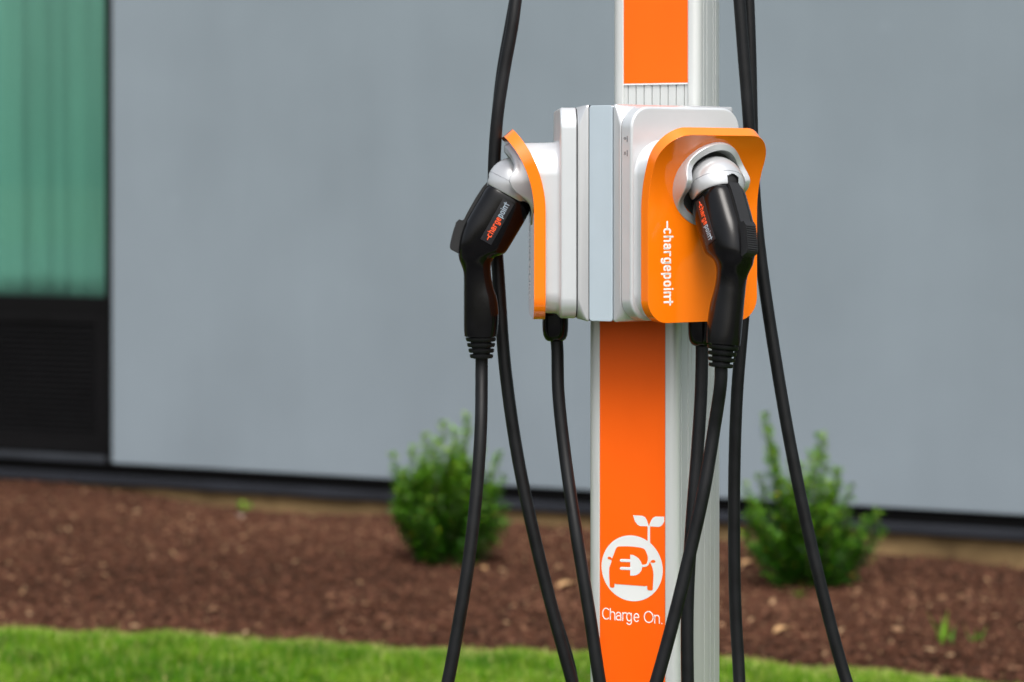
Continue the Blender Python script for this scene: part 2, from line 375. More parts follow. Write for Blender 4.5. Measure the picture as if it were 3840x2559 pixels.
# curtain hanging inside the window
V, F = [], []; NA, NZ = 220, 14
for i in range(NA + 1):
    s_ = -3.50 + (3.50 - 2.165) * i / NA
    for j in range(NZ + 1):
        q = j / NZ; z = 0.745 + (2.56 - 0.745) * q
        dd = 0.118 + 0.009 * math.sin(s_ * 27 + 1.3 * math.sin(s_ * 7) + 0.35 * q) + 0.006 * math.sin(s_ * 61 + 1.3 + .5 * q)
        V.append(B(s_ + 0.006 * math.sin(s_ * 30 + q * 2), dd, z + (0.012 * math.sin(s_ * 9) if j == 0 else 0)))
for i in range(NA):
    for j in range(NZ):
        a = i * (NZ + 1) + j; F.append((a, a + NZ + 1, a + NZ + 2, a + 1))
cur = mk('curtain', V, F, 'curtain_green', smooth=180)
sd = cur.modifiers.new('thickness', 'SOLIDIFY'); sd.thickness = 0.0015
tag(cur, 'pleated green curtain hanging behind the window glass above the louvred grille', 'curtain')

# ================================================================== charging station
st = thing('charging_station', W(0, 0.08, 0), 'grey aluminium charging post with orange panels and a two-sided white charger head', 'charging station')
HWID, DLOW, DUP, RC = 0.0655, 0.180, 0.092, 0.012
VUP = DLOW - DUP                               # front of the shallower upper post
def post_profile(v0, v1, grooves, ribs):
    """closed outline (u, v) of the extrusion, front channel 96 mm wide and 3 mm deep"""
    P = []
    cw, cd = 0.048, 0.0035
    P += [(-HWID + RC + RC * math.cos(R(a)), v0 + RC + RC * math.sin(R(a))) for a in range(180, 271, 10)]
    P += [(-cw - 0.0015, v0), (-cw, v0 + 0.001), (-cw, v0 + cd)]
    if ribs:
        for k in range(-4, 4):
            u = (k + .5) * 0.012 - 0.0008
            P += [(u, v0 + cd), (u + .0003, v0 + cd + .0022), (u + .0013, v0 + cd + .0022), (u + .0016, v0 + cd)]
    P += [(cw, v0 + cd), (cw, v0 + 0.001), (cw + 0.0015, v0)]
    P += [(HWID - RC + RC * math.cos(R(a)), v0 + RC + RC * math.sin(R(a))) for a in range(270, 361, 10)]
    for gv in grooves: P += [(HWID, gv - .0009), (HWID - .0012, gv - .0005), (HWID - .0012, gv + .0005), (HWID, gv + .0009)]
    P += [(HWID - RC + RC * math.cos(R(a)), v1 - RC + RC * math.sin(R(a))) for a in range(0, 91, 10)]
    P += [(-HWID + RC + RC * math.cos(R(a)), v1 - RC + RC * math.sin(R(a))) for a in range(90, 181, 10)]
    for gv in grooves[::-1]: P += [(-HWID, gv + .0009), (-HWID + .0012, gv + .0005), (-HWID + .0012, gv - .0005), (-HWID, gv - .0009)]
    return P
def extrude_post(name, P, z0, z1):
    return mk(name, *loft([[W(u, v, z) for u, v in P] for z in (z0, z1)]), 'post_aluminium', st, smooth=28)
post = extrude_post('post', post_profile(0, DLOW, [0.017, 0.041, 0.0445, 0.056, 0.108, 0.132, 0.150], False), 0.012, 1.335)
up = extrude_post('upper_post', post_profile(VUP, DLOW - 0.0005, [VUP + 0.017, VUP + 0.030, VUP + 0.056, VUP + 0.066], True), 1.3355, 2.40)
mk('base_plate', *loft([[W(u, v, z) for u, v in rrect(-0.13, 0.13, -0.05, 0.21, 0.03)] for z in (0.001, 0.012)]), 'post_aluminium', st, smooth=30)
mk('top_cap', *loft([[W(u, v, z) for u, v in rrect(-0.068, 0.068, VUP - .003, DLOW + .003, 0.013)] for z in (2.4005, 2.425)]), 'white_plastic', st, smooth=30)
pad = mk('concrete_pad', *box(-0.35, 0.35, -0.30, 0.45, -0.2, 0.0, W), 'concrete'); tag(pad, kind='structure')
# orange inserts
pan = mk('post_panel', *box(-0.0478, 0.0478, 0.0012, 0.0033, 0.03, 1.30, W), 'panel_orange', st)
pzu = on_post(2470, 312, VUP)[1]
pup = mk('post_panel', *box(-0.0478, 0.0478, VUP + 0.0012, VUP + 0.0033, pzu, 2.38, W), 'panel_orange', st)
mk('edge_strip', *box(-0.0478, 0.0478, VUP + 0.0008, VUP + 0.0034, pzu - 0.0022, pzu - 0.0002, W), 'panel_white', pup)
# emblem and words on the lower insert: photo pixels -> positions on the panel face
PF = 0.0012
def Lz(x, y):                                   # coordinates read in an enlarged view of the panel
    return on_post(2200 + x / 3.266, 1900 + y / 3.266, PF)
def pf(u, z, h): return W(u, PF - h, z)
c0 = Lz(556, 757); RB = 0.0449
disc = [(c0[0] + RB * math.cos(2 * math.pi * k / 72), c0[1] + RB * math.sin(2 * math.pi * k / 72)) for k in range(72)]
def sm(pts, per=5):                             # smooth closed outline
    n = len(pts); out = []
    for i in range(n):
        p0, p1, p2, p3 = [Vector((*pts[(i + k) % n], 0)) for k in (-1, 0, 1, 2)]
        for k in range(per):
            t = k / per
            q = 0.5 * ((2 * p1) + (p2 - p0) * t + (2 * p0 - 5 * p1 + 4 * p2 - p3) * t * t + (3 * p1 - p0 - 3 * p2 + p3) * t ** 3)
            out.append((q.x, q.y))
    return out
emb = mk('emblem_disc', *flatpoly(disc, pf, 0.0003), 'panel_white', pan)
leafL = [(568, 107), (680, 113), (715, 130), (740, 170), (755, 215), (762, 243), (655, 240), (622, 222), (592, 180)]
leafR = [(766, 243), (775, 205), (790, 172), (812, 140), (842, 122), (950, 125), (950, 185), (930, 220), (908, 243), (880, 250)]
mk('sprout', *join(flatpoly([Lz(*p) for p in leafL], pf, .0003), flatpoly([Lz(*p) for p in leafR], pf, .0003), flatpoly([Lz(*p) for p in ((748, 236), (778, 236), (778, 462), (748, 440))], pf, .0005)), 'panel_white', pan)
car = [(420, 488), (490, 487), (560, 490), (660, 503), (695, 513), (715, 528), (735, 565), (748, 605), (752, 640), (770, 672), (790, 705), (808, 750), (818, 800), (820, 850), (812, 1015), (803, 1026), (778, 1028), (753, 1023), (745, 1010), (743, 970), (715, 975), (370, 950), (345, 942), (341, 982), (333, 992), (310, 994), (290, 988), (284, 972), (277, 800), (281, 745), (305, 680), (307, 650), (335, 585), (358, 520), (375, 498), (395, 490)]
mirL = [(257, 628), (268, 615), (290, 614), (306, 628), (314, 642), (320, 630), (312, 655), (290, 650), (268, 644)]
mirR = [(845, 672), (830, 655), (808, 653), (790, 664), (780, 690), (792, 684), (815, 690), (836, 686)]
mk('car_symbol', *join(flatpoly([Lz(*p) for p in car], pf, .0007), flatpoly([Lz(*p) for p in mirL], pf, .0007), flatpoly([Lz(*p) for p in mirR], pf, .0007)), 'panel_orange', pan)
plug = [(537, 588), (570, 592), (605, 608), (640, 635), (668, 675), (682, 717), (684, 745), (672, 785), (645, 820), (610, 840), (575, 846), (537, 846)]
cabl = [Lz(*p) for p in ((680, 727), (700, 727), (720, 726), (740, 716), (752, 702), (760, 680), (764, 655), (764, 625), (762, 600))]
pr = 20 / 3.266 / 2.75 / 1000 * 0.92
mk('plug_symbol', *join(flatpoly([Lz(*p) for p in plug], pf, .0011), ribbon([Lz(427, 661), Lz(540, 664)], pr, .0004, lambda a, b, h: pf(a, b, h + .0008)), ribbon([Lz(427, 758), Lz(540, 763)], pr, .0004, lambda a, b, h: pf(a, b, h + .0008)), ribbon(cabl, pr * .78, .0004, lambda a, b, h: pf(a, b, h + .0008))), 'panel_white', pan)
t0 = Lz(196, 1376)
gx = {0: 0, 1: 11.8, 2: 21.2, 3: 31.0, 4: 37.2, 5: 48.6, 6: 58, 7: 64.2, 8: 80.0, 9: 91.0}
ch, _ = write('Charge On.', lambda a, b, h: pf(t0[0] + a, t0[1] + b, h), 0.0106, 0.0016, .2, .0003, e=2.2, w=.64, xpos=[gx[i] * .955 / 1000 for i in range(10)])
mk('lettering', *join(*ch), 'ink_pale', pan)

# ------------------------------------------------------------------ charger head
DEL = R(61.0); CH = R(27.0)                    # the head sits turned a little further than the post
kx = (2254.5 - CX) / FPX
HC_, HS_ = math.cos(CH), math.sin(CH)
def WH(u, v, z): return Vector((X0 + u * HC_ + v * HS_, Y0 - u * HS_ + v * HC_, z))
VP = (kx * Y0 - X0) / (HS_ - kx * HC_)            # how far the nose of the head stands in front of the post
HP = 0.0180
ZT, ZB = 1.3535, 1.0650
class Unit:
    def __init__(s, sg):
        s.sg = sg; s.o = (sg * HP, VP)
        s.n = (sg * math.sin(DEL), -math.cos(DEL)); s.t = (sg * math.cos(DEL), math.sin(DEL))
    def __call__(s, t, n, z):
        return WH(s.o[0] + s.n[0] * n + s.t[0] * t, s.o[1] + s.n[1] * n + s.t[1] * t, z)
    def solve(s, px, py, t):                    # photo pixel -> (n, z) on the plane t = const
        a = s(t, 0, 0); b = s(t, 1, 0) - a; k = (px - CX) / FPX
        n = (k * a.y - a.x) / (b.x - k * b.y); Y = a.y + n * b.y
        return n, EYE - (py - HY) / FPX * Y
UR, UL = Unit(1), Unit(-1)
LB = 0.200                                     # length of a side unit
# central wedge body
wl = 0.198
P = [(-HP, VP + .004), (-HP + .004, VP + .0005), (HP - .004, VP + .0005), (HP, VP + .004), UR.o and (HP + UR.t[0] * wl, VP + UR.t[1] * wl), (-HP - UR.t[0] * wl, VP + UR.t[1] * wl)]
body = mk('housing', *loft([[WH(u, v, z) for u, v in P] for z in (ZB + .0015, ZT - .0015)]), 'white_plastic', st, bevel=.002, smooth=40)
mk('front_panel', *loft([[WH(u, VP - .0030 + q, z) for u, z in rrect(-HP + .0016 + i_, HP - .0006 - i_, ZB + .0008 + i_, ZT - .0012 - i_, .004 - i_ * .5, 4)] for q, i_ in ((.004, 0), (.0008, 0), (0, .0012))]), 'blue_grey_panel', body, smooth=40, wn=True)
for q_ in (-1,): mk('seam', *box(-.0005, .0005, -.0012, .003, ZB + .001, ZT - .001, lambda a, b, c: WH(q_ * (HP - (.0007 if q_ < 0 else -.0002)) + a, VP + b, c)), 'dark_gap', body)
TC = 0.0950                                    # centre line of plate and connector
NB1, NS1, NP0, PTH = 0.0150, 0.0380, 0.0575, 0.0155
ZS, RA = 1.210, 0.167
PZ0 = 1.0660; PARC = 0.112
def back_pt(q):                                 # height parameter along the plate's back -> (n, z, angle)
    if q <= ZS: return NP0, q, 0.0
    th = math.asin(min(1, (q - ZS) / RA)); return NP0 + RA - RA * math.cos(th), q, th
def front_n(z):
    a = RA - PTH; h = max(0.0, min(z - ZS, a * .98)); return NP0 + RA - math.sqrt(a * a - h * h)
CN, CZ = UL.solve(1927, 692, TC)               # centre of the connector's ball
def make_unit(U):
    def ring(n, t0, t1, z0, z1, r, k=9): return [U(t, n, z) for t, z in rrect(t0, t1, z0, z1, r, k)]
    fr = [ring(0.0002, 0, LB, ZB, ZT, .003), ring(.0030, 0, LB, ZB, ZT, .004), ring(.0045, .0004, LB - .001, ZB + .0006, ZT - .0006, .006),
          ring(NB1 - .0012, .0006, LB - .010, ZB + .0022, ZT - .0022, .030), ring(NB1 - .0002, .0016, LB - .011, ZB + .0032, ZT - .0032, .030)]
    bev = mk('bevel_frame', *loft(fr), 'silver_plastic', body, smooth=22)
    mk('seam', *loft([ring(n, .0030, LB - .0125, ZB + .0045, ZT - .0045, .029) for n in (NB1 - .001, NB1 + .0024)]), 'dark_gap', body)
    a0, a1, b0, b1, r = .0010, .1845, ZB + .0026, ZT - .0030, .029
    rr = [ring(NB1 + .0014, a0 + .001, a1 - .001, b0 + .001, b1 - .001, r - .001), ring(NB1 + .0022, a0, a1, b0, b1, r)]
    for k in range(0, 7):
        t = R(90 * k / 6); i_ = .0036 * (1 - math.cos(t)); rr.append(ring(NS1 - .0036 + .0036 * math.sin(t), a0 + i_, a1 - i_, b0 + i_, b1 - i_, r - i_))
    port = mk('port_cover', *loft(rr), 'white_plastic', st, smooth=35, wn=True)
    # neck behind the orange plate
    na0, na1, nb0, nb1 = .0085, .1770, ZB + .0085, ZT - .0490
    rad = (.030, .030, .046, .046)
    nk = []
    for n, i_ in ((NS1 - .001, -.0035), (NS1 + .0008, -.0022), (NS1 + .0025, -.0006), (NS1 + .005, 0), (NP0 - .002, .0008)):
        nk.append(ring(n, na0 + i_, na1 - i_, nb0 + i_, nb1 - i_, tuple(q - i_ for q in rad), 11))
    i_ = .0012
    nk.append([U(t, back_pt(z)[0] + .0012, z) for t, z in rrect(na0 + i_, na1 - i_, nb0 + i_, nb1 - i_, tuple(q - i_ for q in rad), 11)])
    mk('neck', *loft(nk), 'white_plastic', port, smooth=35, wn=True)
    # orange plate
    t0, t1 = .0020, .1855; rb, rt = .031, .040; PT = ZS + PARC
    qs = sorted(set([PZ0 + rb * (1 - math.cos(R(a))) for a in range(0, 91, 9)] + list(np.linspace(PZ0 + rb, PT - rt, 26)) + [PT - rt * (1 - math.cos(R(a))) for a in range(0, 91, 9)]))
    M = 18; FV, BV = [], []
    for q in qs:
        ins = 0
        if q < PZ0 + rb: h = PZ0 + rb - q; ins = rb - math.sqrt(max(0, rb * rb - h * h))
        if q > PT - rt: h = q - PT + rt; ins = rt - math.sqrt(max(0, rt * rt - h * h))
        n, z, th = back_pt(q)
        for m in range(M + 1):
            t = t0 + ins + (t1 - t0 - 2 * ins) * m / M
            BV.append(U(t, n, z)); FV.append(U(t, n + PTH * math.cos(th), z - PTH * math.sin(th)))
    V = BV + FV; nb = len(BV); F = []; rows = len(qs)
    for i in range(rows - 1):
        for m in range(M):
            a = i * (M + 1) + m; q4 = (a, a + 1, a + M + 2, a + M + 1); F.append(q4); F.append(tuple(x + nb for x in q4))
    loop = list(range(M + 1)) + [i * (M + 1) + M for i in range(1, rows)] + [(rows - 1) * (M + 1) + m for m in range(M - 1, -1, -1)] + [i * (M + 1) for i in range(rows - 2, 0, -1)]
    for k in range(len(loop)):
        a, b = loop[k], loop[(k + 1) % len(loop)]; F.append((a, b, b + nb, a + nb))
    plate = mk('holster_plate', V, F, 'holster_orange', st, smooth=50, bevel=.0034, bseg=4, bang=48)
    # wordmark running down the plate
    sgx = 1 if U.sg > 0 else -1
    def pframe(a, b, h):                        # a runs down, b towards the connector
        return U(.0285 + b, NP0 + PTH + h, 1.1985 - a) if U.sg > 0 else U(.0375 + .013 - b + .09, NP0 + PTH + h, 1.1985 - a)
    let, _ = write(WORD, pframe, 0.0098, 0.0027, .46, .0002, e=3.0, w=.56)
    mk('lettering', *join(*let), 'ink_pale', plate)
    # collar around the connector
    NPH = 96; prof = []
    V, F = [], []
    for k in range(NPH):
        ph = 2 * math.pi * k / NPH; c, s_ = math.cos(ph), math.sin(ph)
        fold = math.degrees(math.asin(abs(s_) if abs(s_) < 1 else 1)) * (1 if s_ > 0 else -1)
        bump = math.exp(-((fold + 1) / (24.0 if fold > 0 else 21.0)) ** 2)
        base = lambda r: front_n(CZ + r * s_)
        nf = base(.048) + .0010 + .0240 * bump + (.0095 * s_ ** .6 if s_ > 0 else 0)
        for r, n in ((.0556, base(.0556) - .003), (.0556, base(.0556) + .0006), (.0553, base(.0553) + .0012), (.0548, base(.0548) + (nf - base(.0548)) * .35), (.0541, base(.0541) + (nf - base(.0541)) * .75), (.0534, nf - .0009), (.0527, nf - .0001), (.0452, nf + .0002), (.0446, nf - .0004), (.0441, nf - .0030), (.0425, base(.0425) + .0012)):
            V.append(U(TC + r * c, n, CZ + r * s_))
    m = 11
    for k in range(NPH):
        for j in range(m - 1):
            a, b = k * m + j, ((k + 1) % NPH) * m + j; F.append((a, b, b + 1, a + 1))
    col = mk('holster_collar', V, F, 'silver_plastic', st, smooth=32)
    V, F = [], []
    rs = [.0012, .010, .02, .03, .0440]
    for r in rs:
        for k in range(48):
            ph = 2 * math.pi * k / 48; z = CZ + r * math.sin(ph); V.append(U(TC + r * math.cos(ph), front_n(z) + .0011, z))
    for i in range(len(rs) - 1):
        for k in range(48): F.append((i * 48 + k, i * 48 + (k + 1) % 48, (i + 1) * 48 + (k + 1) % 48, (i + 1) * 48 + k))
    mk('socket', V, F, 'dark_gap', col, smooth=180)
    # rubber boot where the cable leaves the head
    bt, bn = .118, .0385
    pr_ = [(0.0, .0178), (.020, .0180), (.028, .0178), (.036, .0166), (.041, .0142), (.0435, .0108), (.0440, .0080)]
    mk('cable_boot', *lathe(U(bt, bn, ZB + .010), (0, 0, -1), [(0, .001)] + pr_ + [(.0440, .001)], 36), 'handle_black', st, smooth=50)
    return plate, U(bt, bn, ZB - .034)
pl_r, boot_r = make_unit(UR)
pl_l, boot_l = make_unit(UL)
# little status marks on the edge of the cover that faces the camera side
def sf(n, z, h): return UR(.0010 - h, n, z)
def rp(px, py):
    # plane t = 0.001 of the right unit
    return UR.solve(px, py, .001)
ic = []
for (ya, yb) in ((515, 532), (568, 585)):
    ic.append(ribbon([rp(2352, ya - 3), rp(2352, yb)], .0007, .0002, sf))
w0 = rp(2344, 526)
for q in (.0012, .0024, .0036):
    ic.append(ribbon([(w0[0] + q * math.sin(R(a)), w0[1] + q * math.cos(R(a))) for a in range(-50, 51, 20)], .0003, .0002, sf))
ic.append(ribbon([rp(2344, 569), rp(2340, 581), rp(2347, 581), rp(2344.2, 569.5)], .00035, .0002, sf)); ic.append(ribbon([rp(2343.8, 573), rp(2343.8, 578)], .00025, .0002, sf))
mk('status_marks', *join(*ic), 'ink_black', body)

# ------------------------------------------------------------------ connectors and cables
OUT = [((1842, 690), (1990, 770), 29.0), ((1823, 700), (1986, 792), 30.5), ((1796, 742), (1968, 828), 30.8), ((1768, 790), (1946, 866), 30.5), ((1746, 830), (1926, 900), 30), ((1729, 875), (1911, 925), 29), ((1720, 920), (1896, 947), 27.5),
       ((1718, 950), (1876, 958), 26), ((1722, 974), (1856, 967), 24), ((1730, 995), (1845, 983), 21.5), ((1737, 1016), (1841, 1003), 19.5), ((1739, 1045), (1843, 1040), 18.6), ((1739, 1080), (1851, 1078), 18.6),
       ((1739, 1115), (1863, 1115), 19), ((1739, 1155), (1869, 1155), 19.4), ((1739, 1200), (1870, 1200), 19.6), ((1740, 1240), (1867, 1240), 19.6), ((1742, 1262), (1863, 1262), 19.4)]
TRIG = [(1826, 684), (1809, 704), (1785, 741), (1757, 790), (1745, 813), (1740, 823), (1733, 827), (1722, 823), (1711, 834)]
TRE = [(1686, 926), (1690, 936), (1716, 950), (1732, 925), (1752, 855), (1785, 786), (1828, 720)]
TIP_TOP = UL.solve(1824, 698, TC); TIP_IN = UL.solve(1987, 786, TC)
def make_connector(U0, label, roll=0.0):
    rc_, rs_ = math.cos(R(roll)), math.sin(R(roll))
    def U(t, n, z):
        if n == 1 and z == 0 or n == 0 and z == 0: return U0(t, n, z)
        dt, dz = t - TC, z - CZ; return U0(TC + dt * rc_ + dz * rs_, n, CZ - dt * rs_ + dz * rc_)
    U.sg = U0.sg
    zup = U(TC, CN, CZ + .5) - U(TC, CN, CZ - .5)
    base = U(TC, CN + .02, 0); base.z = 0
    z_low = None
    cn = thing('charging_connector', U(TC, CN, CZ), label, 'connector', None)
    def S(px, py): return UL.solve(px, py, TC)
    rings = []
    for k, ((ox, oy), (ix, iy), hw) in enumerate(OUT):
        o, i_ = Vector(S(ox, oy)), Vector(S(ix, iy)); c = (o + i_) / 2; d = (o - i_) / 2
        e = 2.9 if k < 7 else 2.4; ring = []
        for a in range(40):
            t = 2 * math.pi * a / 40; cc, ss = math.cos(t), math.sin(t)
            q = c + d * math.copysign(abs(cc) ** (2 / e), cc); tt = TC + hw / 1000 * math.copysign(abs(ss) ** (2 / e), ss)
            ring.append(U(tt, q.x, q.y))
        rings.append(ring)
    # smooth the sections along the spine
    fine = []
    for j in range(40):
        fine.append(catmull([r[j] for r in rings], 4))
    rings = [[fine[j][i] for j in range(40)] for i in range(len(fine[0]))]
    hd = mk('handle', *loft(rings), 'handle_black', cn, smooth=50)
    # silver ball shroud, lathed about the handle axis
    rim_o, rim_i = Vector(S(1823, 699)), Vector(S(1987, 788)); rm = (rim_o + rim_i) / 2
    ax2 = Vector((rim_o.y - rim_i.y, -(rim_o.x - rim_i.x))); ax2.normalize()
    if ax2.y > 0: ax2 = -ax2
    bc = U(TC, CN, CZ); e_n = (U(TC, 1, 0) - U(TC, 0, 0)); axis = e_n * ax2.x + zup * ax2.y
    outv = e_n * (-ax2.y) + zup * ax2.x     # perpendicular, towards the thumb side
    RBALL = .0372
    prof = []
    for a in list(range(2, 88, 6)) + [88.6, 89.2]: prof.append((-RBALL * math.cos(R(a)), RBALL * math.sin(R(a))))
    prof += [(-.0002, RBALL - .0008), (.0002, RBALL - .0008)]
    for a in [90.8, 91.4] + list(range(94, 117, 2)): prof.append((-RBALL * math.cos(R(a)), RBALL * math.sin(R(a))))
    last = prof[-1]; prof += [(last[0] + .0006, last[1] - .0006), (last[0] + .0004, last[1] - .004)]
    NL = 72
    def skip(i, k):
        a = prof[i][0]; ang = abs(((k + .5) / NL * 360 + 180) % 360 - 180)
        lim = 15 if a > .006 else (12 if a > .0042 else (7 if a > .003 else 0))
        return a > .003 and ang < lim
    mk('shroud', *lathe(bc, axis, prof, NL, ref=outv, skip=skip), 'silver_plastic', cn, smooth=40)
    mk('core', *lathe(bc, axis, [(-.034 * math.cos(R(a)), .034 * math.sin(R(a))) for a in range(3, 119, 5)] + [(.0168, .004)], 40, ref=outv), 'dark_gap', cn, smooth=60)
    # latch lever with ribbed thumb button
    prof2 = [S(*p) for p in TRIG]
    a0, a1 = (1709, 836), (1686, 924); nr = 11
    for k in range(nr):
        q = k / nr; q2 = (k + .55) / nr
        bow = -6 * math.sin(math.pi * q)
        x, y = a0[0] + (a1[0] - a0[0]) * q + bow * .35, a0[1] + (a1[1] - a0[1]) * q
        x2, y2 = a0[0] + (a1[0] - a0[0]) * q2 + bow * .35, a0[1] + (a1[1] - a0[1]) * q2
        prof2 += [S(x, y), S(x2, y2), S(x2 + 4.2, y2 + 1.2)]
    prof2 += [S(*p) for p in TRE]
    poly = [Vector((p[0], p[1], 0)) for p in prof2]; tri = tessellate_polygon([poly]); n = len(poly); V, F = [], []
    for sgn in (-1, 1):
        for p in prof2: V.append(U(TC + sgn * .0088, p[0], p[1]))
    F = [tuple(x) for x in tri] + [tuple(x + n for x in reversed(x_)) for x_ in tri] + [(i, (i + 1) % n, (i + 1) % n + n, i + n) for i in range(n)]
    mk('latch_button', V, F, 'button_black', cn, smooth=35, bevel=.0012, bseg=2, bang=60)
    # ribbed strain relief
    c_ = Vector(S(1803, 1262)); rings = []
    sec = []
    L = S(1803, 1262)[1] - S(1803, 1346)[1]
    for k in range(4):
        z0 = k * L / 4; wtop = 1 - .27 * k / 3.6
        sec += [(z0, .80 * wtop - .06), (z0 + L * .05, .80 * wtop - .06), (z0 + L * .06, wtop), (z0 + L * .17, wtop * .985), (z0 + L * .215, wtop * .93), (z0 + L * .235, .80 * wtop - .06)]
    lo_px = S(1806, 1346)
    for (dz, f) in sec:
        q = dz / L; cn_ = c_.x + (lo_px[0] - c_.x) * q
        rings.append([U(TC + .0188 * f * math.copysign(abs(math.sin(a)) ** .85, math.sin(a)), cn_ + .0208 * f * math.copysign(abs(math.cos(a)) ** .85, math.cos(a)), c_.y - dz) for a in [2 * math.pi * k / 32 for k in range(32)]])
    mk('strain_relief', *loft(rings), 'cable_black', cn, smooth=35)
    # ribs are joined by four ties
    # sticker with the wordmark on the side of the handle
    e1 = Vector(S(530 / 3.136 + 1650, 1434 / 3.136 + 450)); e2 = Vector(S(802 / 3.136 + 1650, 951 / 3.136 + 450)); ctr = (e1 + e2) / 2 ; dirn = (e2 - e1).normalized(); per = Vector((-dirn.y, dirn.x))
    out_px = Vector(S(1700, 800)) - ctr
    if per.dot(out_px) < 0: per = -per
    def side_w(c2):                              # half width of the handle at a point of its mid plane
        best = 30.0
        for ((ox, oy), (ix, iy), hw) in OUT[:7]:
            o, i_ = Vector(S(ox, oy)), Vector(S(ix, iy)); cc = (o + i_) / 2
        return best
    def surf(c2):                                # lateral position of the handle surface at (n, z)
        bestv = None
        for a in range(len(OUT) - 1):
            o0, i0 = Vector(S(*OUT[a][0])), Vector(S(*OUT[a][1])); o1, i1 = Vector(S(*OUT[a + 1][0])), Vector(S(*OUT[a + 1][1]))
            for q in (0, .25, .5, .75):
                o, i_ = o0.lerp(o1, q), i0.lerp(i1, q); c = (o + i_) / 2; d = (o - i_) / 2
                ax_ = d.normalized(); x = (c2 - c).dot(ax_) / d.length; off = abs((c2 - c).dot(Vector((-ax_.y, ax_.x))))
                hw = (OUT[a][2] * (1 - q) + OUT[a + 1][2] * q) / 1000; e = 2.9
                y = hw * max(0, 1 - abs(x) ** e) ** (1 / e) if abs(x) < 1 else 0
                if bestv is None or off < bestv[0]: bestv = (off, y)
        return bestv[1]
    hl, hwid = .0318, .0084
    def lab(a, b, h):                            # a along the handle (towards the ball), b towards the thumb side
        c2 = ctr + dirn * a + per * b
        return U(TC - surf(c2) - .0003 - h, c2.x, c2.y)
    na, nb_ = 24, 8; V, F = [], []
    for h in (-.0008, .0006):
        for i in range(na + 1):
            for j in range(nb_ + 1): V.append(lab(-hl + 2 * hl * i / na, -hwid + 2 * hwid * j / nb_, h))
    k2 = (na + 1) * (nb_ + 1)
    for i in range(na):
        for j in range(nb_):
            a = i * (nb_ + 1) + j; q4 = (a, a + 1, a + nb_ + 2, a + nb_ + 1); F += [q4, tuple(x + k2 for x in q4)]
    edge = [i * (nb_ + 1) for i in range(na + 1)] + [na * (nb_ + 1) + j for j in range(1, nb_ + 1)] + [i * (nb_ + 1) + nb_ for i in range(na - 1, -1, -1)] + [j for j in range(nb_ - 1, 0, -1)]
    for i in range(len(edge)):
        a, b = edge[i], edge[(i + 1) % len(edge)]; F.append((a, b, b + k2, a + k2))
    stk = mk('sticker', V, F, 'label_black', cn, smooth=40)
    if U.sg < 0: tf = lambda a, b, h: lab(-hl + .004 + a, -.0030 + b, h + .0006)
    else: tf = lambda a, b, h: lab(hl - .004 - a, -.0030 + b, h + .0006)
    let, _ = write(WORD, tf, 0.0053, 0.0014, .42, .0003, e=3.0, w=.56)
    mk('lettering', *join(*let[:7]), 'ink_orange', stk); mk('lettering', *join(*let[7:]), 'ink_grey', stk)
    return cn, U(TC, lo_px[0], lo_px[1] + .004)
con_l, sr_l = make_connector(UL, 'black charging connector in the holster on the side towards the green-curtained window')
con_r, sr_r = make_connector(UR, 'black charging connector in the holster on the side away from the curtained window', 6.5)
K = 3840 / 2353.0
def pp(lst): return [at(x * K, y * K, Y) for x, y, Y in lst]
CR = 0.0086
# left cable: head -> loop -> up to the clamp -> down behind the connector -> loop -> connector
clampL = at(2060, -1250, 3.42); clampR = at(2720, -1250, 3.42)
LC = [boot_l + Vector((0, 0, .02))] + pp([(1280.5, 800, boot_l.y), (1283, 900, boot_l.y - .012), (1297, 1035, boot_l.y - .03), (1325, 1230, boot_l.y - .07), (1356, 1420, boot_l.y - .09), (1378, 1568, boot_l.y - .10)])
LC += [Vector((LC[-1].x + .03, 3.235, .40)), Vector((LC[-1].x + .02, 3.26, .27)), Vector((LC[-1].x - .02, 3.36, .22)), Vector((LC[-1].x - .02, 3.43, .32))]
LC += pp([(1316, 1568, 3.44), (1267, 1390, 3.44), (1221, 1200, 3.44), (1187, 1030, 3.44), (1162, 850, 3.44), (1149, 680, 3.43), (1136, 420, 3.43), (1150, 200, 3.43), (1182, 10, 3.43)])
LC += [clampL + Vector((.015, .01, -.10)), clampL + Vector((.008, 0, 0)), clampL + Vector((-.015, -.03, -.12))]
LC += pp([(1191, -60, 3.38), (1179, 50, 3.37), (1161, 150, 3.365), (1144, 260, 3.36), (1136, 360, 3.36), (1135, 460, 3.36), (1140, 560, 3.355), (1149, 700, 3.35), (1161, 850, 3.345), (1186, 1030, 3.34), (1220, 1200, 3.33), (1266, 1390, 3.32), (1315, 1568, 3.31)])
q = LC[-1]
LC += [Vector((q.x + .035, 3.30, .44)), Vector((q.x + .03, 3.28, .30)), Vector((q.x - .05, 3.25, .19)), Vector((q.x - .15, 3.23, .20)), Vector((q.x - .205, 3.22, .33))]
LC += pp([(1012, 1640, 3.225), (1029, 1568, 3.23), (1051, 1450, 3.235), (1077, 1290, 3.245), (1095, 1130, 3.26), (1105, 980, 3.28)]) + [sr_l + Vector((0, 0, -.02)), sr_l + Vector((0, 0, .012))]
mk('cable', *tube(catmull(LC, 12), CR, 16), 'cable_black', con_l, smooth=60)
RCb = [boot_r + Vector((0, 0, .02))] + pp([(1613, 810, boot_r.y), (1611, 900, boot_r.y - .005), (1603, 1030, boot_r.y - .015), (1590, 1200, boot_r.y - .03), (1580, 1380, boot_r.y - .04), (1580, 1568, boot_r.y - .05)])
q = RCb[-1]
RCb += [Vector((q.x + .006, q.y + .01, .42)), Vector((q.x + .03, q.y + .05, .335)), Vector((q.x + .065, q.y + .09, .345)), Vector((q.x + .082, q.y + .11, .44))]
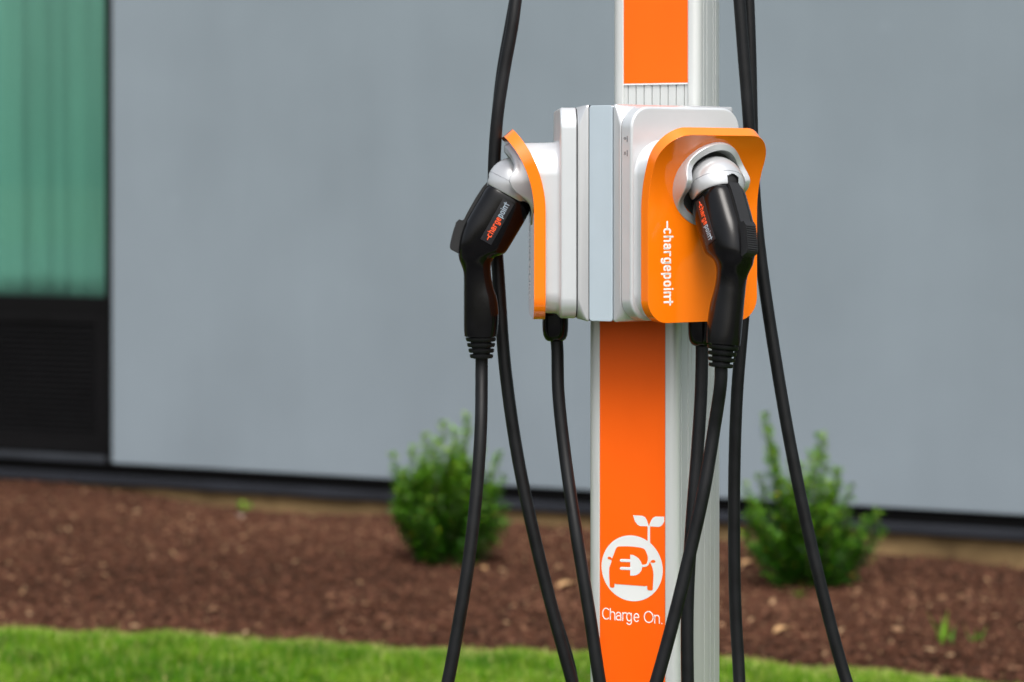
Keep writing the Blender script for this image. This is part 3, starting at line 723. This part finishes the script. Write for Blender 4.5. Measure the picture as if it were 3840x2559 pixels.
RCb += pp([(1699, 1568, 3.33), (1690, 1400, 3.34), (1687, 1230, 3.345), (1688, 1060, 3.35), (1694, 900, 3.35), (1707, 740, 3.355), (1722, 560, 3.36), (1727, 420, 3.36), (1720, 270, 3.36), (1709, 130, 3.365), (1699, 0, 3.37)])
RCb += [clampR + Vector((-.012, -.02, -.12)), clampR + Vector((-.004, 0, 0)), clampR + Vector((.02, .02, -.12))]
RCb += pp([(1717, -60, 3.40), (1721, 30, 3.395), (1725, 150, 3.39), (1728, 290, 3.385), (1731, 400, 3.38), (1740, 520, 3.375), (1757, 660, 3.37), (1783, 830, 3.36), (1812, 1000, 3.35), (1850, 1190, 3.34), (1897, 1390, 3.33), (1946, 1568, 3.32)])
q = RCb[-1]
RCb += [Vector((q.x + .045, 3.29, .44)), Vector((q.x + .03, 3.24, .28)), Vector((q.x - .07, 3.17, .17)), Vector((q.x - .20, 3.12, .19)), Vector((q.x - .275, 3.09, .36))]
RCb += pp([(1483, 1645, 3.10), (1508, 1568, 3.105), (1541, 1450, 3.11), (1581, 1290, 3.118), (1617, 1130, 3.125), (1641, 985, 3.135)]) + [sr_r + Vector((0, 0, -.02)), sr_r + Vector((0, 0, .012))]
mk('cable', *tube(catmull(RCb, 12), CR, 16), 'cable_black', con_r, smooth=60)
for cl, cn, uu in ((clampL, con_l, -.02), (clampR, con_r, .02)):
    mk('cable_clamp', *loft([[cl + Vector((a, b, z)) for a, b in rrect(-.020, .020, -.016, .016, .007)] for z in (-.025, .028)]), 'handle_black', cn, smooth=40)
    topp = W(uu, DLOW - .035, 2.36); arm = Vector((cl.x, cl.y, 2.36))
    mk('support_arm', *tube([topp, topp.lerp(arm, .5), arm + Vector((0, 0, .01)), arm + (arm - topp).normalized() * .03 + Vector((0, 0, .008))], .012, 14), 'post_aluminium', st, smooth=60)
    mk('retractor_cord', *tube([arm, cl + Vector((0, 0, .02))], .0022, 8), 'steel', st, smooth=60)

# ================================================================== planting
def tone_mesh(name, V, F, tones, material, parent=None, smooth=False):
    base = np.array(ORI[parent.name]) if parent is not None else np.zeros(3)
    V = np.asarray(V, float) - base
    me = bpy.data.meshes.new(name); F = np.asarray(F, dtype=np.int32); k = F.shape[1]
    me.vertices.add(len(V)); me.vertices.foreach_set('co', V.astype(np.float32).ravel())
    me.loops.add(F.size); me.loops.foreach_set('vertex_index', F.ravel())
    me.polygons.add(len(F)); me.polygons.foreach_set('loop_start', np.arange(0, F.size, k, dtype=np.int32))
    a = me.attributes.new('tone', 'FLOAT', 'POINT'); a.data.foreach_set('value', np.asarray(tones, np.float32))
    me.update(calc_edges=True); me.validate()
    o = bpy.data.objects.new(name, me); COL.objects.link(o); me.materials.append(MATS[material])
    if parent is not None: o.parent = parent
    ORI[o.name] = Vector(base)
    if smooth: me.shade_smooth()
    return o
def leaf_batch(P, D, N, L, Wd):
    """folded leaves: P base, D direction, N up, all (n,3)"""
    S = np.cross(D, N); S /= np.linalg.norm(S, axis=1, keepdims=True) + 1e-9; U_ = np.cross(S, D)
    L = L[:, None]; Wd = Wd[:, None]
    v0 = P; v1 = P + D * L * .45 + S * Wd + U_ * Wd * .35; v2 = P + D * L - U_ * L * .12; v3 = P + D * L * .45 - S * Wd + U_ * Wd * .35; v4 = P + D * L * .5
    V = np.stack([v0, v1, v2, v3, v4], 1).reshape(-1, 3); n = len(P); b = np.arange(n)[:, None] * 5
    F = np.concatenate([b + np.array([[0, 1, 4]]), b + np.array([[1, 2, 4]]), b + np.array([[2, 3, 4]]), b + np.array([[3, 0, 4]])])
    return V, F
def make_shrub(base, tips, nfill, env, label, rng, leafden=1.0, leaf=0.021):
    t = thing('shrub', base, label, 'shrub', None)
    b = np.array(base); stems = []; Ps, Ds, Ns, Ls, Ws, Ts = [], [], [], [], [], []
    tips = [np.array(x) for x in tips]
    for _ in range(nfill):
        a = rng.uniform(0, 2 * math.pi); h = env[1] * rng.uniform(.25, 1.0) ** 0.8
        prof = math.sin(math.pi * min(1, (0.18 + 0.72 * h / env[1]))) ** .7
        rr = env[0] * prof * math.sqrt(rng.uniform(.05, 1)) * (1 if rng.uniform() < .85 else 1.15)
        tips.append(b + np.array([rr * math.cos(a), rr * math.sin(a) * .95, h + rng.uniform(-.02, .05)]))
    sv, sf_ = [], []
    for tp in tips:
        d = tp - b; L = np.linalg.norm(d)
        p0 = b + np.array([d[0] * .10, d[1] * .10, -.01]); p1 = b + np.array([d[0] * .75, d[1] * .75, d[2] * .38]) + rng.normal(0, .012, 3); p2 = tp
        m = 10; qs = np.linspace(0, 1, m)[:, None]
        path = (1 - qs) ** 2 * p0 + 2 * qs * (1 - qs) * p1 + qs ** 2 * p2
        sv, sf_ = join((sv, sf_), tube([Vector(p) for p in path], [max(.0008, .0035 * (1 - .8 * k / (m - 1)) * min(1.0, L / .3)) for k in range(m)], 5, False))
        nl = int(75 * leafden * (L / .35 + .25)); q = rng.uniform(.22, 1.0, nl)[:, None]
        P = (1 - q) ** 2 * p0 + 2 * q * (1 - q) * p1 + q ** 2 * p2
        T = 2 * (1 - q) * (p1 - p0) + 2 * q * (p2 - p1); T /= np.linalg.norm(T, axis=1, keepdims=True)
        A = rng.normal(0, 1, (nl, 3)); A -= T * np.sum(A * T, 1, keepdims=True); A /= np.linalg.norm(A, axis=1, keepdims=True)
        D = T * rng.uniform(.3, .9, (nl, 1)) + A * rng.uniform(.5, 1, (nl, 1)); D /= np.linalg.norm(D, axis=1, keepdims=True)
        side = A * rng.uniform(0, .028, (nl, 1)) * (1.25 - q)              # short side twigs
        Nn = np.array([[0, 0, 1.0]]) + rng.normal(0, .35, (nl, 3))
        Ps.append(P + side); Ds.append(D); Ns.append(Nn); Ls.append(leaf * rng.uniform(.6, 1.2, nl) * (1.1 - .35 * q[:, 0])); Ws.append(Ls[-1] * rng.uniform(.24, .34, nl))
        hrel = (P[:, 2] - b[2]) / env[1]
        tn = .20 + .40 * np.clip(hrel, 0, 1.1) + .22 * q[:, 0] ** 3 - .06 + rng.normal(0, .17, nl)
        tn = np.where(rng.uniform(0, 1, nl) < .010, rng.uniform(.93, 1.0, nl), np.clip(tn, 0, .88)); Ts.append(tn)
    V, F = leaf_batch(np.concatenate(Ps), np.concatenate(Ds), np.concatenate(Ns), np.concatenate(Ls), np.concatenate(Ws))
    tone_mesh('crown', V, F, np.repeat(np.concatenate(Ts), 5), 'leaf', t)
    mk('trunk', sv, sf_, 'bark', t, smooth=60)
    return t
def on_bed(px, py):
    Y = 8.0
    for _ in range(12):
        X = (px - CX) / FPX * Y; z = float(bed_z(X, Y)); Y = (EYE - z) * FPX / (py - HY)
    X = (px - CX) / FPX * Y; return Vector((X, Y, float(bed_z(X, Y))))
def tipat(px, py, Y): p = at(px, py, Y); return (p.x, p.y, p.z)
b1 = on_bed(1672, 2118)
def spikes(base, lst): return [tipat(x * K, y * K, base.y + dy) for x, y, dy in lst]
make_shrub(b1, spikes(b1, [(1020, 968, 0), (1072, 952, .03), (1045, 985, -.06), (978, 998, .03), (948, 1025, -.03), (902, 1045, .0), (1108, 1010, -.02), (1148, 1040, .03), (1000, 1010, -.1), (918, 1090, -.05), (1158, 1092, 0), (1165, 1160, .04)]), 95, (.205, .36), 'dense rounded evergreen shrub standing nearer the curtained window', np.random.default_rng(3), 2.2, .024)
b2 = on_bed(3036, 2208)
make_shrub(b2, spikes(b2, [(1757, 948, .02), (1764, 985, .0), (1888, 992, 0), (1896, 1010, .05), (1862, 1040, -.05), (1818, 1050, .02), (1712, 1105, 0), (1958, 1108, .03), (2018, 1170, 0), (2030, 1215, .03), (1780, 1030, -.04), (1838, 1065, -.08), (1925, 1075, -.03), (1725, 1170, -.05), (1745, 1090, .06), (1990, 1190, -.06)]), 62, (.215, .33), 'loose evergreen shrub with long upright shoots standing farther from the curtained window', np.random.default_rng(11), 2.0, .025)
# small weeds and a sprig by the foundation
def sprig(base, n, h, spread, label, rng, blade, cat='plant', name='weed'):
    t = thing(name, base, label, cat); b = np.array(base)
    a = rng.uniform(0, 2 * math.pi, n); el = rng.uniform(.5, 1.4, n); 
    D = np.stack([np.cos(a) * np.cos(el) * spread, np.sin(a) * np.cos(el) * spread, np.sin(el)], 1); D /= np.linalg.norm(D, axis=1, keepdims=True)
    P = b + np.stack([rng.normal(0, .008, n), rng.normal(0, .008, n), np.zeros(n) - .003], 1)
    if not blade: P = P + D * rng.uniform(0, h * .6, n)[:, None]; L = np.full(n, h * .55); Wd = L * .35
    else: L = h * rng.uniform(.5, 1.0, n); Wd = np.full(n, .0035)
    V, F = leaf_batch(P, D, np.array([[0, 0, 1.0]]) + rng.normal(0, .5, (n, 3)), L, Wd)
    tone_mesh('foliage', V, F, np.repeat(np.clip(rng.normal(.58, .14, n), 0, .9), 5), 'leaf', t)
    return t
rg = np.random.default_rng(5)
_s = (((938 - CX) / FPX) * YB - XB) / (C_ + ((938 - CX) / FPX) * S_); _b = B(_s, -.05, 0); _b.z = float(bed_z(_b.x, _b.y)) + .008
sprig(_b, 22, .042, 1.2, 'tiny green sprig growing against the foundation', rg, False, name='sprig')
sprig(on_bed(3535, 2420), 9, .11, .45, 'thin grassy weed growing out of the mulch', rg, True)
sprig(on_bed(3660, 2415), 7, .07, .6, 'short pale weed in the mulch next to a taller weed', rg, True)
sprig(on_bed(2995, 2245), 10, .06, .8, 'low weed at the foot of the loose shrub', rg, True)
# fallen leaves, stones
def lumps(name, base, size, label, material, cat, flat=0.3, seed=0, tilt=0):
    r_ = random.Random(seed); bm = bmesh.new(); bmesh.ops.create_icosphere(bm, subdivisions=2, radius=1)
    V = []
    for v in bm.verts:
        k = 1 + r_.uniform(-.16, .16); V.append(Vector((v.co.x * size * k, v.co.y * size * .7 * k, v.co.z * size * flat * k + size * flat * .45 + v.co.x * tilt * size)) + Vector(base))
    F = [tuple(x.index for x in f.verts) for f in bm.faces]; bm.free()
    return tag(mk(name, V, F, material, smooth=60), label, cat)
lumps('stone', on_bed(900, 1947), .020, 'small pale stone lying on mulch near the foundation', 'stone_pale', 'stone', .6, 1)
for (x, y, sz, sd_, lb) in ((2130, 2216, .050, 3, 'broad tan dry leaf lying on the mulch beside the post'), (2938, 2385, .040, 4, 'curled tan dry leaf lying on mulch near the lawn edge'), (1812, 2150, .020, 5, 'small round orange-brown leaf on mulch by the rounded shrub'), (2807, 2132, .040, 8, 'pale dry leaf on mulch beside the loose shrub')):
    p = on_bed(x, y)
    V, F = [], []; r_ = random.Random(sd_); n = 12; ro = r_.uniform(0, 3)
    for i in range(n + 1):
        q = i / n; wd = math.sin(math.pi * q) ** .8 * sz * .42
        for j in (-1, -.5, 0, .5, 1):
            a, b_ = (q - .5) * 2 * sz, j * wd
            V.append(p + Vector((a * math.cos(ro) - b_ * math.sin(ro), (a * math.sin(ro) + b_ * math.cos(ro)), .014 + .30 * abs(b_) + .008 * math.sin(q * 3.2))))
    for i in range(n):
        for j in range(4):
            a = i * 5 + j; F.append((a, a + 1, a + 6, a + 5))
    o = mk('dry_leaf', V, F, 'dry_leaf', smooth=180); m_ = o.modifiers.new('thickness', 'SOLIDIFY'); m_.thickness = .0012
    tag(o, lb, 'leaf')

# ------------------------------------------------------------------ mulch chips
n = 110000
x = np.concatenate([RNG.uniform(-2.6, 2.6, n - 6000), RNG.uniform(-5.5, 5.5, 6000)])
ye = edge_y(x); yw = YB - (x - XB) / C_ * S_
y = ye - .03 + (yw + .02 - ye) * RNG.uniform(0, 1, n)
L = np.minimum(RNG.gamma(2.6, .0040, n) + .006, .034); Wd = L * RNG.uniform(.18, .5, n); H = Wd * RNG.uniform(.25, .6, n)
yaw = RNG.uniform(0, 2 * np.pi, n); pit = RNG.normal(0, .38, n); rol = RNG.normal(0, .45, n)
ex = np.stack([np.cos(yaw) * np.cos(pit), np.sin(yaw) * np.cos(pit), np.sin(pit)], 1)
up_ = np.tile([0, 0, 1.0], (n, 1)); ey = np.cross(up_, ex); ey /= np.linalg.norm(ey, axis=1, keepdims=True); ez = np.cross(ex, ey)
ey2 = ey * np.cos(rol)[:, None] + ez * np.sin(rol)[:, None]; ez = np.cross(ex, ey2); ey = ey2
P = np.stack([x, y, bed_z(x, y) + H * .5 + RNG.uniform(0, .012, n)], 1)
corners = [(-1, -.6, -1), (1, -1, -1), (.8, 1, -1), (-.9, .8, -1), (-1, -.6, 1), (.85, -.9, 1), (.75, .8, 1), (-.8, .8, 1)]
V = np.stack([P + ex * (L * .5 * a)[:, None] + ey * (Wd * .5 * b)[:, None] + ez * (H * .5 * c)[:, None] for a, b, c in corners], 1).reshape(-1, 3)
fb = np.array([(0, 3, 2, 1), (4, 5, 6, 7), (0, 1, 5, 4), (1, 2, 6, 5), (2, 3, 7, 6), (3, 0, 4, 7)])
F = (np.arange(n)[:, None, None] * 8 + fb[None]).reshape(-1, 4)
damp = np.sin(x * 1.7 + 1.1 * np.sin(y * 2.1)) * np.sin(y * 2.7 + x * .8 + .6)      # damper, darker drifts of bark
tn = np.clip(RNG.beta(1.8, 2.7, n) * .86 + .10 * damp, 0, 1); tn = np.where(RNG.uniform(0, 1, n) < .022 + .015 * damp, RNG.uniform(.80, 1, n), tn)
o = tone_mesh('mulch', V, F, np.repeat(tn, 8), 'mulch_chip'); tag(o, 'dark red-brown bark mulch chips covering the planting bed', 'mulch', kind='stuff')

# ------------------------------------------------------------------ grass
def grass(n, xr, depth, rng, hmul=1.0):
    x = rng.uniform(*xr, n); ye = edge_y(x) + .022 * np.sin(x * 5.3) + .012 * np.sin(x * 13.7 + 1) + .01 * np.sin(x * 31) + np.where(rng.uniform(0, 1, n) < .03, np.abs(rng.normal(0, .05, n)), 0)
    q = rng.uniform(0, 1, n); y = ye - q * depth + rng.normal(0, .015, n)
    d = ye - y
    cl = .5 + .5 * np.sin(x * 23 + 2 * np.sin(y * 17)) * np.sin(y * 29 - x * 7)
    hgt = rng.uniform(.026, .062, n) * hmul * np.clip(.35 + d * 2.5, .3, 1) * (.62 + .6 * cl); wd = rng.uniform(.0012, .0024, n)
    a = rng.uniform(0, 2 * np.pi, n); lean = np.abs(rng.normal(0, .45, n))
    dr = np.stack([np.cos(a), np.sin(a), np.zeros(n)], 1); sd = np.stack([-np.sin(a), np.cos(a), np.zeros(n)], 1)
    up_ = np.array([[0, 0, 1.0]]); P = np.stack([x, y, np.full(n, -.006)], 1)
    m = P + up_ * (hgt * .6)[:, None] + dr * (hgt * lean * .35)[:, None]; t = P + up_ * (hgt * (1 - .25 * lean).clip(.3, 1))[:, None] + dr * (hgt * lean)[:, None]
    w_ = wd[:, None]
    V = np.stack([P - sd * w_, P + sd * w_, m + sd * w_ * .8, m - sd * w_ * .8, t + sd * w_ * .1, t - sd * w_ * .1], 1).reshape(-1, 3)
    F = (np.arange(n)[:, None, None] * 6 + np.array([(0, 1, 2, 3), (3, 2, 4, 5)])[None]).reshape(-1, 4)
    patch = .5 + .5 * np.sin(x * 4.1 + 1.2 * np.sin(y * 5)) * np.sin(y * 6.3 + x * 2)
    patch2 = .5 + .5 * np.sin(x * 9.7 + 2 * np.sin(y * 11)) * np.sin(y * 15.3 - x * 5)
    tn = .08 + .30 * patch + .26 * patch2 + .10 * cl + rng.normal(0, .20, n)
    tn = np.where(rng.uniform(0, 1, n) < np.clip(.75 * np.exp(-d / .12), .08, 1), rng.uniform(.78, 1.0, n), np.clip(tn, 0, .80))
    return V, F, np.repeat(tn, 6)
rg = np.random.default_rng(21)
A = grass(150000, (-1.9, 1.9), .95, rg); Bq = grass(120000, (-4.0, 4.0), 3.2, rg)
V = np.concatenate([A[0], Bq[0]]); F = np.concatenate([A[1], Bq[1] + len(A[0])]); T = np.concatenate([A[2], Bq[2]])
o = tone_mesh('grass', V, F, T, 'grass_blade'); tag(o, 'bright green mown grass strip in front of the mulch', 'grass', kind='stuff')
